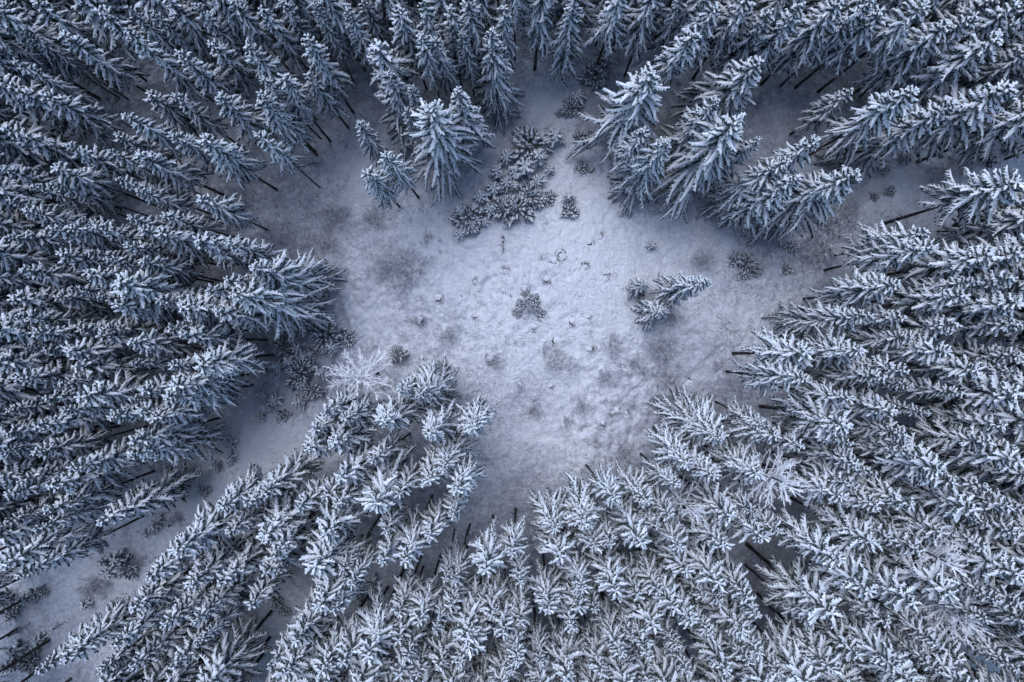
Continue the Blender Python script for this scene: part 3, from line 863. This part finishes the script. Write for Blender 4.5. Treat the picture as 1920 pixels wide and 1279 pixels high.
def stump(seed):
    r = np.random.default_rng(seed)
    wood, cap = Geo(), Geo()
    n = 14; a = np.linspace(0, 2 * math.pi, n, endpoint=False)
    def ring(R, z, rough): return np.stack([R * (1 + rough * np.sin(3 * a + seed) + r.normal(0, rough * 0.5, n)) * np.cos(a), R * (1 + rough * np.cos(2 * a)) * np.sin(a), np.full(n, z) + r.normal(0, 0.02, n)], 1)
    def loft(g, rings):
        g.add(np.concatenate(rings), [[k * n + i, k * n + (i + 1) % n, (k + 1) * n + (i + 1) % n, (k + 1) * n + i] for k in range(len(rings) - 1) for i in range(n)])
    loft(wood, [ring(0.50, -0.3, 0.14), ring(0.46, 0.0, 0.12), ring(0.42, 0.20, 0.1), ring(0.36, 0.30, 0.1), ring(0.04, 0.32, 0)])
    off = np.array([0.13 * math.cos(seed * 2.4), 0.13 * math.sin(seed * 2.4), 0])
    loft(cap, [q + off * w for q, w in ((ring(0.66, -0.12, 0.16), 1.9), (ring(0.54, 0.06, 0.16), 1.6), (ring(0.45, 0.24, 0.14), 1.2), (ring(0.33, 0.36, 0.12), 0.9), (ring(0.18, 0.41, 0.1), 0.7), (ring(0.02, 0.42, 0), 0.6))])
    # grass standing round the foot
    gr = Geo(); m = 80
    az = r.uniform(0, 6.28, m); R = r.uniform(0.45, 0.8, m)
    B = np.stack([R * np.cos(az), R * np.sin(az), np.zeros(m)], 1)
    T = B + np.stack([0.2 * np.cos(az), 0.2 * np.sin(az), r.uniform(0.1, 0.28, m)], 1) + r.normal(0, 0.06, (m, 3))
    S = np.stack([-np.sin(az), np.cos(az), 0 * az], 1) * 0.05
    gr.add(np.stack([B - S, B + S, T], 1).reshape(-1, 3), np.arange(3 * m).reshape(-1, 3))
    return wood, cap, gr
stump_me = []
for k in range(4):
    w, c, g = stump(k + 5)
    stump_me.append((build_mesh('stump_wood', [w], [M_BARK]), build_mesh('snow_cap', [c], [M_LUMP]), build_mesh('grass_fringe', [g], [M_GRASS])))
STUMPS = [t for t in STUMPS if t[2] >= 4.5]
words = place_words(STUMPS, lambda it: 'round snow-capped stump')
made = {}
for (px, py, r), lab in zip(STUMPS, words):
    x, y = world_xy(px, py, 0.4); k = rnd.randrange(4)
    s = r * H / F / 0.62
    loc = (x, y, float(ground_z(x, y)) - 0.05); sc = (s, s * rnd.uniform(0.85, 1.15), min(0.8, s) * rnd.uniform(0.45, 0.95)); rz = rnd.uniform(0, 6.28)
    if k in made: o = copy_tree(made[k], loc, rz, sc)
    else:
        o = empty('snowy_stump', loc, rz, sc)
        for nm, me in zip(('wood', 'snow_cap', 'grass_fringe'), stump_me[k]): tag(child(nm, me, o), kind='stuff' if nm == 'grass_fringe' else None)
        made[k] = o
    tag(o, lab, 'stump', 'snow-capped stumps on the meadow')

# ------------------------------------------------------------------ fallen trunks
LOGS = [((555,317),(603,309),0.13,'thin fallen trunk lying in the snow below the upper-left forest edge'),
        ((943,449),(943,482),0.17,'short fallen trunk lying upright in the photo left of the bright snow hump'),
        ((17,1196),(57,1172),0.15,'long fallen trunk in the lower-left snow lane, nearest the left edge'),
        ((103,1183),(124,1170),0.12,'short fallen trunk in the lower-left snow lane, right of the longer one'),
        ((316,993),(336,977),0.10,'thin fallen pole in the upper end of the lower-left snow lane')]
for (ax, ay), (bx, by), rad, lab in LOGS:
    x0, y0 = world_xy(ax, ay); x1, y1 = world_xy(bx, by)
    cx, cy = (x0 + x1) / 2, (y0 + y1) / 2
    o = empty('fallen_trunk', (cx, cy, float(ground_z(cx, cy)) + 0.05))
    n = 9; t = np.linspace(0, 1, n)
    P = np.stack([x0 + (x1 - x0) * t, y0 + (y1 - y0) * t, 0 * t], 1)
    P[:, 2] = ground_z(P[:, 0], P[:, 1]) + rad * 0.6
    P = P - np.array(o.location)
    g = Geo(); tubes(g, P[None], (rad * (1.1 - 0.6 * t))[None], 8)
    m = 16; q = np.random.default_rng(int(ax)); i = q.integers(1, n - 1, m)
    D = np.stack([q.normal(0, 0.5, m), q.normal(0, 0.5, m), q.uniform(0, 0.5, m)], 1)
    tubes(g, P[i][:, None] + D[:, None] * np.linspace(0, 1, 3)[None, :, None], np.tile([0.03, 0.02, 0.006], (m, 1)), 3)
    child('bark', build_mesh('fallen_bark', [g], [M_BARK]), o)
    g = Geo(); P2 = P + np.array([0, 0, rad * 0.75])
    W = (rad * (0.75 - 0.4 * t) * np.random.default_rng(int(ay)).uniform(0.2, 1.2, n))[None]
    strips(g, P2[None], W, W, SNOW_PROF)
    child('snow_strip', build_mesh('snow_strip', [g], [M_LUMP]), o)
    tag(o, lab, 'fallen trunk', 'fallen trunks on the snow')

# ------------------------------------------------------------------ withered grass standing out of the snow
def grass():
    r = np.random.default_rng(21)
    n = 26000
    px = r.uniform(-60, 1980, n); py = r.uniform(-60, 1340, n)
    x, y = world_xy(px, py)
    d = 0.5 * vnoise(x, y, 9) + 0.5 * vnoise(x + 7, y, 2.4) + 0.25 * vnoise(x, y, 0.9)
    bright = np.exp(-(((px - 1080) / 190) ** 2 + ((py - 500) / 150) ** 2)) + np.exp(-(((px - 150) / 200) ** 2 + ((py - 1110) / 110) ** 2))
    keep = (d - 0.22 * bright + 0.06 * r.normal(0, 1, n)) > 0.07
    x, y = x[keep], y[keep]; m = len(x)
    nb = 7
    az = r.uniform(0, 6.28, (m, nb)); L = r.uniform(0.08, 0.34, (m, nb)); hh = r.uniform(0.05, 0.26, (m, nb))
    bx = x[:, None] + r.normal(0, 0.16, (m, nb)); by = y[:, None] + r.normal(0, 0.16, (m, nb))
    bz = ground_z(bx, by) - 0.02
    B = np.stack([bx, by, bz], -1); T = B + np.stack([L * np.cos(az), L * np.sin(az), hh + 0.02], -1)
    S = np.stack([-np.sin(az), np.cos(az), 0 * az], -1) * r.uniform(0.012, 0.04, (m, nb, 1))
    g = Geo(); g.add(np.stack([B - S, B + S, T], 2).reshape(-1, 3), np.arange(3 * m * nb).reshape(-1, 3))
    o = bpy.data.objects.new('withered_grass', build_mesh('withered_grass', [g], [M_GRASS])); COL.objects.link(o)
    tag(o, 'withered grass blades poking out of the thin snow on the meadow', 'grass', kind='stuff')
grass()

def fallen_twigs():
    r = np.random.default_rng(33)
    n = 9000
    px = r.uniform(-100, 2020, n); py = r.uniform(-100, 1380, n)
    x, y = world_xy(px, py)
    tx = np.array([t['x'] for t in recs]); ty = np.array([t['y'] for t in recs])
    d = np.sqrt(((x[:, None] - tx[None]) ** 2 + (y[:, None] - ty[None]) ** 2).min(1))
    k = d < 3.2
    x, y = x[k], y[k]; m = len(x)
    a = r.uniform(0, 6.28, m); L = r.uniform(0.15, 0.75, m) * r.uniform(0.5, 1.5, m)
    t = np.linspace(-0.5, 0.5, 4)
    P = np.stack([x[:, None] + np.cos(a)[:, None] * t * L[:, None], y[:, None] + np.sin(a)[:, None] * t * L[:, None] + 0.08 * np.sin(t * 6) * L[:, None], np.zeros((m, 4))], -1)
    P[:, :, 2] = ground_z(P[:, :, 0], P[:, :, 1]) + 0.04
    g = Geo(); tubes(g, P, np.tile(r.uniform(0.012, 0.04, (m, 1)), (1, 4)), 3)
    o = bpy.data.objects.new('fallen_twigs', build_mesh('fallen_twigs', [g], [M_BARK])); COL.objects.link(o)
    tag(o, 'dark fallen twigs littering the snow beneath the spruces', 'litter', kind='stuff')
fallen_twigs()
